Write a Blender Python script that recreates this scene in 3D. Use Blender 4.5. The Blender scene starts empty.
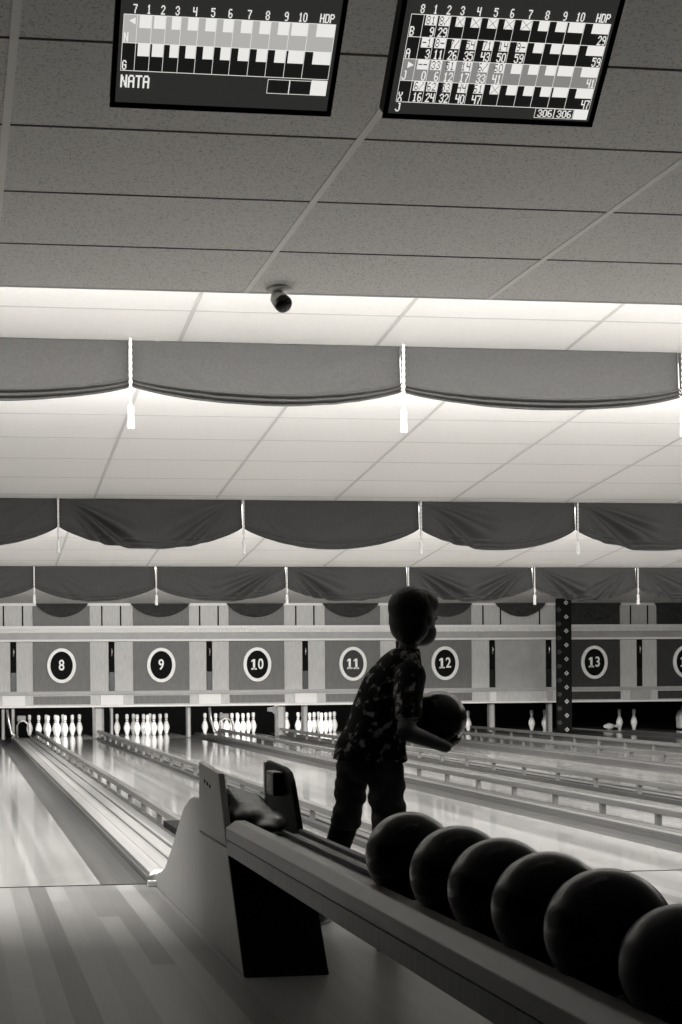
import bpy, bmesh, math, random
from mathutils import Vector, Matrix
random.seed(7)
SC = bpy.context.scene
COL = SC.collection
PI = math.pi

# ------------------------------------------------------------------ materials
def g(v):                                   # warm monochrome grey
    return (v, v*0.982, v*0.948, 1)

def new_mat(name):
    m = bpy.data.materials.new(name); m.use_nodes = True
    nt = m.node_tree
    return m, nt, nt.nodes['Principled BSDF']

def mat(name, v, rough=0.5, metal=0.0, noise=0.0, scale=20.0, stretch=(1,1,1), bump=0.0, spec=0.5, bscale=None):
    m, nt, b = new_mat(name)
    b.inputs['Base Color'].default_value = g(v)
    b.inputs['Roughness'].default_value = rough
    b.inputs['Metallic'].default_value = metal
    b.inputs['Specular IOR Level'].default_value = spec
    if noise or bump:
        tc = nt.nodes.new('ShaderNodeTexCoord')
        mp = nt.nodes.new('ShaderNodeMapping'); mp.inputs['Scale'].default_value = stretch
        nz = nt.nodes.new('ShaderNodeTexNoise'); nz.inputs['Scale'].default_value = scale
        nz.inputs['Detail'].default_value = 5
        nt.links.new(tc.outputs['Object'], mp.inputs['Vector'])
        nt.links.new(mp.outputs['Vector'], nz.inputs['Vector'])
        if noise:
            r = nt.nodes.new('ShaderNodeValToRGB')
            r.color_ramp.elements[0].position = 0.3; r.color_ramp.elements[1].position = 0.7
            r.color_ramp.elements[0].color = g(v*(1-noise)); r.color_ramp.elements[1].color = g(v*(1+noise))
            nt.links.new(nz.outputs['Fac'], r.inputs['Fac'])
            nt.links.new(r.outputs['Color'], b.inputs['Base Color'])
        if bump:
            bp = nt.nodes.new('ShaderNodeBump'); bp.inputs['Strength'].default_value = bump
            bp.inputs['Distance'].default_value = 0.01
            nt.links.new(nz.outputs['Fac'], bp.inputs['Height'])
            nt.links.new(bp.outputs['Normal'], b.inputs['Normal'])
    return m

def board_mat(name, v, width, rough, var=0.25, length=3.0, spec=0.5, coat=0.0):
    """long boards laid along the lanes (world Y): tone varies board by board, fine grain along Y"""
    m, nt, b = new_mat(name)
    N = nt.nodes; L = nt.links
    tc = N.new('ShaderNodeTexCoord')
    sx = N.new('ShaderNodeSeparateXYZ'); L.new(tc.outputs['Object'], sx.inputs[0])
    dv = N.new('ShaderNodeMath'); dv.operation = 'DIVIDE'; dv.inputs[1].default_value = width
    L.new(sx.outputs['X'], dv.inputs[0])
    fl = N.new('ShaderNodeMath'); fl.operation = 'FLOOR'; L.new(dv.outputs[0], fl.inputs[0])
    wn0 = N.new('ShaderNodeTexWhiteNoise'); wn0.noise_dimensions = '1D'; L.new(fl.outputs[0], wn0.inputs['W'])
    of = N.new('ShaderNodeMath'); of.operation = 'MULTIPLY_ADD'; of.inputs[1].default_value = 1/length
    L.new(sx.outputs['Y'], of.inputs[0]); L.new(wn0.outputs['Value'], of.inputs[2])
    fy = N.new('ShaderNodeMath'); fy.operation = 'FLOOR'; L.new(of.outputs[0], fy.inputs[0])
    cb = N.new('ShaderNodeCombineXYZ'); L.new(fl.outputs[0], cb.inputs[0]); L.new(fy.outputs[0], cb.inputs[1])
    wn = N.new('ShaderNodeTexWhiteNoise'); wn.noise_dimensions = '3D'; L.new(cb.outputs[0], wn.inputs['Vector'])
    mp = N.new('ShaderNodeMapping'); mp.inputs['Scale'].default_value = (60, 2.0, 1)
    L.new(tc.outputs['Object'], mp.inputs['Vector'])
    nz = N.new('ShaderNodeTexNoise'); nz.inputs['Scale'].default_value = 1.5; nz.inputs['Detail'].default_value = 4
    L.new(mp.outputs['Vector'], nz.inputs['Vector'])
    mx = N.new('ShaderNodeMath'); mx.operation = 'MULTIPLY_ADD'; mx.inputs[1].default_value = 0.35
    L.new(nz.outputs['Fac'], mx.inputs[0]); L.new(wn.outputs['Value'], mx.inputs[2])
    r = N.new('ShaderNodeValToRGB')
    r.color_ramp.elements[0].position = 0.1; r.color_ramp.elements[1].position = 1.2 if False else 1.0
    r.color_ramp.elements[0].color = g(v*(1-var)); r.color_ramp.elements[1].color = g(v*(1+var))
    L.new(mx.outputs[0], r.inputs['Fac']); L.new(r.outputs['Color'], b.inputs['Base Color'])
    b.inputs['Roughness'].default_value = rough
    b.inputs['Specular IOR Level'].default_value = spec
    b.inputs['Coat Weight'].default_value = coat
    b.inputs['Coat Roughness'].default_value = rough*0.6
    return m

def speckle_mat(name, v, dark=0.55):
    """acoustic ceiling tile with pin-holes and short fissures"""
    m, nt, b = new_mat(name); N = nt.nodes; L = nt.links
    tc = N.new('ShaderNodeTexCoord')
    nz = N.new('ShaderNodeTexNoise'); nz.inputs['Scale'].default_value = 120; nz.inputs['Detail'].default_value = 3
    nz.inputs['Roughness'].default_value = 0.7
    L.new(tc.outputs['Object'], nz.inputs['Vector'])
    r = N.new('ShaderNodeValToRGB')
    r.color_ramp.elements[0].position = 0.36; r.color_ramp.elements[1].position = 0.46
    r.color_ramp.elements[0].color = g(v*dark); r.color_ramp.elements[1].color = g(v)
    L.new(nz.outputs['Fac'], r.inputs['Fac']); L.new(r.outputs['Color'], b.inputs['Base Color'])
    b.inputs['Roughness'].default_value = 0.9; b.inputs['Specular IOR Level'].default_value = 0.1
    return m

def emit_mat(name, v, s=1.0):
    m = bpy.data.materials.new(name); m.use_nodes = True
    nt = m.node_tree; b = nt.nodes['Principled BSDF']
    b.inputs['Base Color'].default_value = (0.01, 0.01, 0.01, 1)
    b.inputs['Roughness'].default_value = 0.5
    b.inputs['Emission Color'].default_value = g(v); b.inputs['Emission Strength'].default_value = s
    return m

def diamond_mat(name):
    """dark carpet-like cover with small pale four-petal diamonds, repeating"""
    m, nt, b = new_mat(name); N = nt.nodes; L = nt.links
    tc = N.new('ShaderNodeTexCoord'); sx = N.new('ShaderNodeSeparateXYZ'); L.new(tc.outputs['Object'], sx.inputs[0])
    def M(op, a, bb=None):
        n = N.new('ShaderNodeMath'); n.operation = op
        for i, q in enumerate((a, bb)):
            if q is None: continue
            if isinstance(q, (int, float)): n.inputs[i].default_value = q
            else: L.new(q, n.inputs[i])
        return n.outputs[0]
    def cell(ofx, ofz):
        xx = M('ADD', sx.outputs['X'], sx.outputs['Y'])
        fx = M('ABSOLUTE', M('SUBTRACT', M('FRACT', M('DIVIDE', M('ADD', xx, ofx), 0.26)), 0.5))
        fz = M('ABSOLUTE', M('SUBTRACT', M('FRACT', M('DIVIDE', M('ADD', sx.outputs['Z'], ofz), 0.235)), 0.5))
        d = M('ADD', M('MULTIPLY', fx, 0.26), M('MULTIPLY', fz, 0.235))
        ring = M('MULTIPLY', M('LESS_THAN', d, 0.042), M('GREATER_THAN', d, 0.014))
        return ring
    a = cell(0.155, 0.0); c = cell(0.275, 0.118)
    f = M('ADD', M('MULTIPLY', a, 1.0), M('MULTIPLY', c, 0.15))
    r = N.new('ShaderNodeValToRGB'); r.color_ramp.elements[0].color = g(0.006); r.color_ramp.elements[1].color = g(0.30)
    L.new(f, r.inputs['Fac']); L.new(r.outputs['Color'], b.inputs['Base Color'])
    b.inputs['Roughness'].default_value = 0.9; b.inputs['Specular IOR Level'].default_value = 0.1
    return m

def shirt_mat(name):
    m, nt, b = new_mat(name); N = nt.nodes; L = nt.links
    tc = N.new('ShaderNodeTexCoord')
    nz = N.new('ShaderNodeTexNoise'); nz.inputs['Scale'].default_value = 24; nz.inputs['Detail'].default_value = 3
    nz.inputs['Distortion'].default_value = 0.3
    L.new(tc.outputs['Object'], nz.inputs['Vector'])
    r = N.new('ShaderNodeValToRGB'); r.color_ramp.interpolation = 'CONSTANT'
    e = r.color_ramp.elements
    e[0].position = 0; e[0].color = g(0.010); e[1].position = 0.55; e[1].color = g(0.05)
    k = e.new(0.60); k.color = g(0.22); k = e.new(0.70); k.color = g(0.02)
    L.new(nz.outputs['Fac'], r.inputs['Fac']); L.new(r.outputs['Color'], b.inputs['Base Color'])
    b.inputs['Roughness'].default_value = 0.9; b.inputs['Specular IOR Level'].default_value = 0.1
    return m

M = {}
M['approach'] = board_mat('approach_boards', 0.14, 0.085, 0.36, 0.42, 14.0, spec=0.12)
M['lane'] = board_mat('lane_boards', 0.26, 0.040, 0.11, 0.26, 9.0, spec=0.5, coat=0.3)
M['subfloor'] = mat('dark_floor', 0.04, 0.6)
M['gutter'] = mat('gutter_plastic', 0.055, 0.35, noise=0.15, scale=3, stretch=(6, 0.6, 1))
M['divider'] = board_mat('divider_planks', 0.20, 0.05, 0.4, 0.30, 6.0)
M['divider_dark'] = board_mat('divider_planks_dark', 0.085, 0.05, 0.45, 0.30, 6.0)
M['rail'] = mat('rail_wood', 0.11, 0.35, noise=0.2, scale=4, stretch=(8, 0.5, 8))
M['railbase'] = mat('rail_base', 0.05, 0.5)
M['railpost'] = mat('rail_post', 0.12, 0.5)
M['tile_low'] = speckle_mat('speckled_tile', 0.80)
M['tile_high'] = mat('bright_tile', 0.72, 0.9, spec=0.1, noise=0.02, scale=30)
M['tbar'] = mat('tbar', 0.92, 0.6, spec=0.2)
M['tbar_high'] = mat('tbar_high', 0.50, 0.7, spec=0.1)
M['tile_gap_shadow'] = mat('tile_gap_shadow', 0.06, 0.9)
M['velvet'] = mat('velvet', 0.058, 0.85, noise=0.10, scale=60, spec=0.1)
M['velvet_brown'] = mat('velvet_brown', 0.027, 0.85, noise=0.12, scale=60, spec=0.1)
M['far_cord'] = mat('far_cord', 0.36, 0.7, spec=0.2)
M['velvet_dark'] = mat('velvet_dark', 0.035, 0.9, noise=0.2, scale=14, spec=0.1)
M['white_cord'] = mat('white_cord', 0.60, 0.7, spec=0.2)
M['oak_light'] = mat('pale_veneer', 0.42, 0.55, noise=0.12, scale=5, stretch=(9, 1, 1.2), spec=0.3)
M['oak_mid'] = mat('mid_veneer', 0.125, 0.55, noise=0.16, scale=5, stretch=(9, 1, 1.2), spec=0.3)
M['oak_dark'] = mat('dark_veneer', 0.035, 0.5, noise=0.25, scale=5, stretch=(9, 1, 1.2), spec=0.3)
M['trim_white'] = mat('pale_trim', 0.62, 0.5, spec=0.3)
M['trim_grey'] = mat('grey_trim', 0.30, 0.55, noise=0.08, scale=6)
M['black'] = mat('black', 0.006, 0.8, spec=0.1)
M['black_gloss'] = mat('black_gloss', 0.006, 0.3)
M['slot'] = mat('slot_dark', 0.006, 0.8, spec=0.05)
M['metal'] = mat('worn_metal', 0.45, 0.35, metal=0.8, noise=0.1, scale=30)
M['pin'] = mat('pin_white', 0.80, 0.35)
M['pin_stripe'] = mat('pin_stripe', 0.22, 0.4)
M['sign_rim'] = mat('sign_rim', 0.72, 0.4)
M['sign_face'] = mat('sign_face', 0.006, 0.7, spec=0.05)
M['sign_face_sheen'] = mat('sign_face_sheen', 0.05, 0.7, spec=0.05)  # paler face for one sign, its sheen painted into the colour
M['sign_digit'] = mat('sign_digit', 0.80, 0.5)
M['post'] = mat('kickback_board', 0.17, 0.5, noise=0.12, scale=8)
M['diamond'] = diamond_mat('diamond_cover')
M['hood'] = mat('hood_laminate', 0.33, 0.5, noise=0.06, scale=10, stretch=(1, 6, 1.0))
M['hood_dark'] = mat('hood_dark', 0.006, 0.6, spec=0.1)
M['rack_wood'] = mat('rack_laminate', 0.20, 0.45, noise=0.16, scale=7, stretch=(10, 8, 1.0))
M['rack_top'] = mat('rack_top', 0.24, 0.4, noise=0.06, scale=10)
M['rubber'] = mat('rack_rubber', 0.008, 0.5)
M['ball'] = mat('ball_black', 0.004, 0.22, spec=0.25)
M['ball_mottled'] = mat('ball_mottled', 0.010, 0.30, noise=0.4, scale=8, spec=0.25)  # slightly greyer ball with an uneven mottled tone
M['leather'] = mat('dark_leather', 0.010, 0.4, bump=0.3, scale=12)
M['cam_white'] = mat('camera_shell', 0.8, 0.4)
M['sticker'] = mat('sticker', 0.35, 0.5, noise=0.5, scale=40)
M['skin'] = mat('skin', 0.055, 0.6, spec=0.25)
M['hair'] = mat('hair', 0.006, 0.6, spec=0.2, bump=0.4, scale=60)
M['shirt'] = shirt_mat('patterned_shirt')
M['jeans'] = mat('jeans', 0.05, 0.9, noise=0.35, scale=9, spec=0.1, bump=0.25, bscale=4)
M['shin_shade'] = mat('painted_shin_shade', 0.012, 0.9, spec=0.1)
M['shoe'] = mat('shoe', 0.02, 0.5)
M['sole'] = mat('shoe_sole', 0.12, 0.6)
M['wall_plain'] = mat('side_wall', 0.05, 0.8, noise=0.1, scale=3)
M['jug'] = mat('jug_plastic', 0.55, 0.5)
M['scr_bg'] = emit_mat('screen_dark', 0.026)
M['scr_cell'] = emit_mat('screen_black', 0.010)
M['scr_hi'] = emit_mat('screen_highlight', 0.44)
M['scr_hi2'] = emit_mat('screen_highlight_dim', 0.24)
M['scr_white'] = emit_mat('screen_white', 0.82)
M['scr_digit'] = emit_mat('screen_dark_digit', 0.06)
M['bezel'] = mat('bezel', 0.006, 0.5, spec=0.2)

# ------------------------------------------------------------------ helpers
def link(o, parent=None):
    COL.objects.link(o)
    if parent is not None: o.parent = parent
    return o

def tag(o, label=None, cat=None, group=None, kind=None):
    if label: o['label'] = label
    if cat: o['category'] = cat
    if group: o['group'] = group
    if kind: o['kind'] = kind
    return o

def thing(name, label, cat, loc=(0, 0, 0), group=None):
    o = bpy.data.objects.new(name, None); link(o); o.location = loc
    o.empty_display_size = 0.1
    return tag(o, label, cat, group)

def obj(name, bm, m, parent=None, smooth=False, bevel=0.0):
    me = bpy.data.meshes.new(name)
    bmesh.ops.recalc_face_normals(bm, faces=bm.faces)
    bm.to_mesh(me); bm.free()
    ms = m if isinstance(m, (list, tuple)) else [m]
    for k in ms: me.materials.append(k)
    if smooth:
        for p in me.polygons: p.use_smooth = True
    o = bpy.data.objects.new(name, me)
    link(o, parent)
    if bevel:
        md = o.modifiers.new('bevel', 'BEVEL'); md.width = bevel; md.segments = 2; md.limit_method = 'ANGLE'
    return o

def struct(name, bm, m, **k):
    o = obj(name, bm, m, **k); o['kind'] = 'structure'; return o

def box(bm, x0, x1, y0, y1, z0, z1, mi=0):
    v = [bm.verts.new(p) for p in ((x0,y0,z0),(x1,y0,z0),(x1,y1,z0),(x0,y1,z0),(x0,y0,z1),(x1,y0,z1),(x1,y1,z1),(x0,y1,z1))]
    for q in ((0,3,2,1),(4,5,6,7),(0,1,5,4),(1,2,6,5),(2,3,7,6),(3,0,4,7)):
        f = bm.faces.new([v[i] for i in q]); f.material_index = mi
    return bm

def bx(*a):
    return box(bmesh.new(), *a)

def prism_y(bm, prof, y0, y1, mi=0, cap=True):
    """closed (x,z) profile swept along Y"""
    a = [bm.verts.new((x, y0, z)) for x, z in prof]; b = [bm.verts.new((x, y1, z)) for x, z in prof]
    n = len(prof)
    for i in range(n):
        f = bm.faces.new((a[i], a[(i+1) % n], b[(i+1) % n], b[i])); f.material_index = mi
    if cap:
        bm.faces.new(a[::-1]); bm.faces.new(b)
    return bm

def prism_x(bm, prof, x0, x1, mi=0):
    """closed (y,z) profile swept along X"""
    a = [bm.verts.new((x0, y, z)) for y, z in prof]; b = [bm.verts.new((x1, y, z)) for y, z in prof]
    n = len(prof)
    for i in range(n):
        f = bm.faces.new((a[i], a[(i+1) % n], b[(i+1) % n], b[i])); f.material_index = mi
    bm.faces.new(a[::-1]); bm.faces.new(b)
    return bm

def lathe(bm, prof, seg=20, mi=None, c=(0, 0, 0)):
    rings = []
    for r, z in prof:
        if r < 1e-5: rings.append([bm.verts.new((c[0], c[1], c[2]+z))])
        else: rings.append([bm.verts.new((c[0]+r*math.cos(2*PI*i/seg), c[1]+r*math.sin(2*PI*i/seg), c[2]+z)) for i in range(seg)])
    for k in range(len(rings)-1):
        a, b = rings[k], rings[k+1]
        for i in range(seg):
            j = (i+1) % seg
            if len(a) == 1 and len(b) == 1: continue
            if len(a) == 1: f = bm.faces.new((a[0], b[i], b[j]))
            elif len(b) == 1: f = bm.faces.new((a[i], a[j], b[0]))
            else: f = bm.faces.new((a[i], a[j], b[j], b[i]))
            if mi: f.material_index = mi[k]
    if len(rings[0]) > 1: bm.faces.new(rings[0][::-1])
    if len(rings[-1]) > 1: bm.faces.new(rings[-1])
    return bm

def tube(bm, pts, rad, seg=8):
    pts = [Vector(p) for p in pts]; rings = []
    rads = rad if isinstance(rad, (list, tuple)) else [rad]*len(pts)
    for i, p in enumerate(pts):
        t = (pts[min(i+1, len(pts)-1)] - pts[max(i-1, 0)]).normalized()
        ref = Vector((0, 0, 1)) if abs(t.z) < 0.9 else Vector((0, 1, 0))
        u = t.cross(ref).normalized(); w = t.cross(u).normalized()
        rings.append([bm.verts.new(p + rads[i]*(math.cos(2*PI*k/seg)*u + math.sin(2*PI*k/seg)*w)) for k in range(seg)])
    for a, b in zip(rings, rings[1:]):
        for i in range(seg):
            bm.faces.new((a[i], a[(i+1) % seg], b[(i+1) % seg], b[i]))
    bm.faces.new(rings[0][::-1]); bm.faces.new(rings[-1])
    return bm

def ball_bm(bm, c, r, sub=3, scale=(1, 1, 1), rot=None):
    mt = Matrix.Translation(c)
    if rot is not None: mt = mt @ rot.to_4x4()
    mt = mt @ Matrix.Diagonal((scale[0], scale[1], scale[2], 1))
    bmesh.ops.create_icosphere(bm, subdivisions=sub, radius=r, matrix=mt)
    return bm

def cone_bm(bm, a, b, ra, rb, seg=16):
    """round cone between two joints"""
    a = Vector(a); b = Vector(b)
    tube(bm, [a, a.lerp(b, .5), b], [ra, (ra+rb)/2, rb], seg)
    ball_bm(bm, a, ra, 2); ball_bm(bm, b, rb, 2)
    return bm

def remeshed(name, bm, m, parent, voxel, smooth=6):
    me = bpy.data.meshes.new(name+'_src'); bm.to_mesh(me); bm.free()
    t = bpy.data.objects.new(name+'_src', me); COL.objects.link(t)
    r = t.modifiers.new('r', 'REMESH'); r.mode = 'VOXEL'; r.voxel_size = voxel
    s = t.modifiers.new('s', 'SMOOTH'); s.iterations = smooth; s.factor = 0.5
    dg = bpy.context.evaluated_depsgraph_get(); dg.update()
    out = bpy.data.meshes.new_from_object(t.evaluated_get(dg)); out.name = name
    bpy.data.objects.remove(t); bpy.data.meshes.remove(me)
    out.materials.clear(); out.materials.append(m)
    for p in out.polygons: p.use_smooth = True
    o = bpy.data.objects.new(name, out); link(o, parent)
    return o

def copy_tree(o, parent=None):
    c = o.copy(); COL.objects.link(c)
    if parent is not None: c.parent = parent
    for ch in list(o.children): copy_tree(ch, c)
    return c

def text_mesh(bm, s, size, bold=0.0, x=0, z=0, y=0, sx=1.0):
    """lettering turned to face -Y, centred at x,z"""
    cu = bpy.data.curves.new('t', 'FONT'); cu.body = s; cu.size = size; cu.align_x = 'CENTER'; cu.align_y = 'CENTER'
    cu.offset = bold; cu.extrude = 0.006
    t = bpy.data.objects.new('t', cu); COL.objects.link(t)
    dg = bpy.context.evaluated_depsgraph_get(); dg.update()
    me = bpy.data.meshes.new_from_object(t.evaluated_get(dg))
    bpy.data.objects.remove(t); bpy.data.curves.remove(cu)
    me.transform(Matrix(((sx, 0, 0, x), (0, 0, -1, y), (0, 1, 0, z), (0, 0, 0, 1))))
    bm.from_mesh(me); bpy.data.meshes.remove(me)
    return bm

# ------------------------------------------------------------------ camera
cam = bpy.data.cameras.new('camera'); co = bpy.data.objects.new('camera', cam); COL.objects.link(co)
F = 1400.0
yaw = math.atan(175/F); roll = 0.0078
fw = Vector((math.sin(yaw), math.cos(yaw), 0)); rt = Vector((math.cos(yaw), -math.sin(yaw), 0)); up = Vector((0, 0, 1))
r2 = math.cos(roll)*rt - math.sin(roll)*up; u2 = math.sin(roll)*rt + math.cos(roll)*up
R3 = Matrix((r2, u2, -fw)).transposed()
co.matrix_world = Matrix.Translation((0, 0, 1.0)) @ R3.to_4x4()
cam.sensor_width = 36; cam.sensor_fit = 'AUTO'; cam.lens = F/1024*36
cam.shift_x = (341-130)/1024; cam.shift_y = (680-512)/1024
cam.clip_start = 0.05; cam.clip_end = 100
SC.camera = co

# ------------------------------------------------------------------ setting: floor, lanes
FOUL = 6.80; END = 26.3; WALL = 23.6
struct('floor', bx(-4, 16, -3, FOUL, -0.12, 0), M['approach'])
struct('floor_2', bx(-4, 16, FOUL, 28, -0.2, -0.09), M['subfloor'])
tag(obj('foul_line', bx(-0.7, 0.94, FOUL-0.012, FOUL+0.004, 0.0, 0.002), M['slot']),
    'thin dark foul line across the end of the nearest left lane', 'line')
tag(obj('foul_line', bx(1.37, 13.05, FOUL-0.012, FOUL+0.004, 0.0, 0.002), M['slot']),
    'thin dark foul line crossing the lanes to the right of the ball return', 'line')

lanes = {7: (-0.44, 0.70), 8: (1.37, 2.40), 9: (2.83, 4.05), 10: (4.51, 5.53), 11: (6.08, 7.25), 12: (7.87, 8.93), 13: (10.4, 11.5), 14: (12.02, 13.05)}
where = {7: 'polished wooden lane at the left edge, left of the ball track', 8: 'polished wooden lane ending at the pins under sign 8',
         9: 'polished wooden lane ending at the pins under sign 9', 10: 'polished wooden lane ending under sign 10',
         11: 'polished wooden lane ending under sign 11', 12: 'polished wooden lane passing behind the held ball, under sign 12',
         13: 'polished wooden lane ending under sign 13, right of the patterned column', 14: 'polished wooden lane at the far right edge'}
for n, (a, b) in lanes.items():
    tag(obj('bowling_lane', bx(a, b, FOUL+0.003, END, -0.09, 0.0), M['lane']), where[n], 'bowling lane', 'bowling lanes')

def gutter(x0, x1, label):
    n = 10; prof = []
    for i in range(n+1):
        t = PI*i/n; prof.append((x0+0.004+(x1-x0-0.008)*i/n, -0.005-0.065*math.sin(t)**0.8))
    under = [(x, z-0.012) for x, z in reversed(prof)]
    bm = prism_y(bmesh.new(), prof+under, FOUL+0.003, END-0.6)
    o = obj('gutter', bm, M['gutter'], smooth=False); tag(o, label, 'gutter', 'lane gutters')
gutter(0.70, 0.94, 'dark curved gutter along the right edge of the leftmost lane')
gutter(-0.68, -0.44, 'dark gutter on the far left side of the leftmost lane')
gutter(2.60, 2.83, 'dark gutter on the left side of the lane under sign 9')
gutter(4.05, 4.28, 'dark gutter on the right side of the lane under sign 9')
gutter(5.85, 6.08, 'dark gutter on the left side of the lane under sign 11')
gutter(7.25, 7.48, 'dark gutter on the right side of the lane under sign 11')
gutter(10.17, 10.40, 'dark gutter on the left side of the lane under sign 13')
gutter(11.50, 11.73, 'dark gutter on the right side of the lane under sign 13')

def divider(x0, x1, label, y0=FOUL+0.02):
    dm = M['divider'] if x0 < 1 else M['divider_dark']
    w = x1-x0; h = 0.045
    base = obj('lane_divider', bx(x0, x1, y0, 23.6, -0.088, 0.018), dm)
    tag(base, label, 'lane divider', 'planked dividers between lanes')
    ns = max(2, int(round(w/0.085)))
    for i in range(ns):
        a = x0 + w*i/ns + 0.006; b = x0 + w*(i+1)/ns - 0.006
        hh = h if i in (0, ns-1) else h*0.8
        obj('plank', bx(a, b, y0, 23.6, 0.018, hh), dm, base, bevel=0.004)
    return base
d1 = divider(0.945, 1.318, 'planked ball track divider running from the wooden hood to the first rack of pins')
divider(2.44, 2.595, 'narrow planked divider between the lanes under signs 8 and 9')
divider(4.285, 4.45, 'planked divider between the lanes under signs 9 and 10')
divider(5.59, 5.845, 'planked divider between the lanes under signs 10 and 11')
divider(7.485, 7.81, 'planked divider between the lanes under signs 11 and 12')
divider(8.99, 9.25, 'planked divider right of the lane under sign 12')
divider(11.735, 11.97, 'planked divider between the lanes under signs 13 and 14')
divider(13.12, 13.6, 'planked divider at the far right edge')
tag(obj('aisle_boards', bx(9.26, 10.16, FOUL+0.02, END, -0.088, 0.0), M['divider_dark']), 'boarded aisle strip leading to the patterned column', 'aisle')
# rounded end cap of the ball track beside the hood
cap = thing('track_end_cap', 'small pale metal end cap where the ball track meets the floor by the hood', 'end cap', (0.93, 6.74, 0))
bm = bmesh.new(); tube(bm, [(0, -0.02, 0.025), (0.02, 0.0, 0.05), (0.05, 0.03, 0.06), (0.09, 0.05, 0.055)], [0.022, 0.025, 0.022, 0.016])
obj('cap_body', bm, M['metal'], cap, True)
obj('cap_foot', bx(-0.012, 0.03, -0.04, 0.0, 0, 0.03), M['sign_rim'], cap, bevel=0.004)

post_me = None
def rail(x, label, y0=6.86, y1=23.55):
    global post_me
    t = thing('bumper_rail', label, 'rail', (x, 0, 0), 'bumper rails along the lanes')
    obj('top_rail', bx(-0.028, 0.028, y0, y1, 0.112, 0.156), M['rail'], t, bevel=0.006)
    obj('base_board', bx(-0.030, 0.022, y0, y1, 0.001, 0.036), M['railbase'], t)
    n = int((y1-y0)/0.78)
    for i in range(n+1):
        y = y0 + 0.1 + i*0.78
        if y > y1-0.05: break
        if post_me is None:
            o = obj('rail_post', bx(-0.016, 0.016, -0.019, 0.019, 0.036, 0.112), M['railpost'], t, bevel=0.003); post_me = o.data
        else:
            o = bpy.data.objects.new('rail_post', post_me); link(o, t)
        o.location = (0, y, 0)
rail(1.352, 'low bumper rail on posts along the left side of the lane under sign 8')
rail(2.405, 'low bumper rail on posts along the right side of the lane under sign 8')
rail(4.485, 'low bumper rail on posts along the left side of the lane under sign 10')
rail(5.552, 'low bumper rail on posts along the right side of the lane under sign 10')
rail(7.845, 'low bumper rail on posts along the left side of the lane under sign 12')
rail(8.952, 'low bumper rail on posts along the right side of the lane under sign 12')

# ------------------------------------------------------------------ ceilings
LOW = 2.82; STEP = 6.457
struct('ceiling', bx(-4, 16, -2.5, STEP, LOW, LOW+0.10), M['tile_low'])
struct('trim_1', bx(-4, 16, STEP, STEP+0.03, LOW, 3.60), M['tbar_high'])
CC, SL = 4.11, 0.1126
def cz(y): return CC - SL*y if y < 16.0 else CC - SL*16.0
bm = bmesh.new()
prism_x(bm, [(STEP+0.03, cz(STEP+.03)), (16.0, cz(16.0)), (WALL, cz(16)), (WALL, cz(16)+0.08), (16.0, cz(16)+0.08), (STEP+0.03, cz(STEP+.03)+0.08)], -4, 16)
struct('ceiling_2', bm, M['tile_high'])
# T-bars of the low ceiling; the thin cross lines are painted shadow
bm = bmesh.new()
for k in range(-3, 12): box(bm, 0.18+1.19*k-0.013, 0.18+1.19*k+0.013, -2.5, STEP, LOW-0.004, LOW+0.002)
struct('trim_2', bm, M['tbar'])
bm = bmesh.new(); y = STEP-0.622
while y > -2.4:
    box(bm, -4, 16, y-0.005, y+0.005, LOW-0.002, LOW+0.002); y -= 0.622
struct('trim_3', bm, M['tile_gap_shadow'])
# T-bars of the sloping bright ceiling
bm = bmesh.new()
def sbar(x0, x1, y0, y1, h=0.003):
    prism_x(bm, [(y0, cz(y0)-h), (y1, cz(y1)-h), (y1, cz(y1)+0.004), (y0, cz(y0)+0.004)], x0, x1)
for a, b, x, p in ((STEP+.04, 8.7, 1.42, 1.275), (8.7, 12.8, 1.28, 1.132), (12.8, 16.0, 1.153, 1.045)):
    for k in range(-4, 14):
        xx = x + p*k
        if xx > -4 and xx < 15.9: sbar(xx-0.012, xx+0.012, a, b)
y = 8.195-3*0.6
for y in [8.195-1.2, 8.195-.6, 8.195] + [10.252+0.601*k for k in range(-2, 10)]:
    if y > STEP+.1 and y < 15.9: sbar(-4, 16, y-0.009, y+0.009, 0.0005)
struct('trim_4', bm, M['tbar_high'])
# side walls far outside the view, rear pit
struct('wall_left', bx(-4.2, -4, -2.5, 28, -0.1, 3.7), M['wall_plain'])
struct('wall_right', bx(16, 16.2, -2.5, 28, -0.1, 3.7), M['wall_plain'])

# ------------------------------------------------------------------ masking wall over the pins
X0, X1 = -2.0, 15.5
struct('wall_back', bx(X0, X1, WALL, WALL+0.06, 0.545, 2.40), M['oak_light'])
struct('wall_pit', bx(X0, X1, 27.0, 27.1, -0.1, 2.4), M['black'])
struct('ceiling_pit', bx(X0, X1, WALL+0.06, 27.0, 0.95, 1.0), M['black'])
struct('trim_5', bx(X0, X1, WALL-0.03, WALL-0.001, 2.262, 2.30), M['trim_white'])
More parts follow.
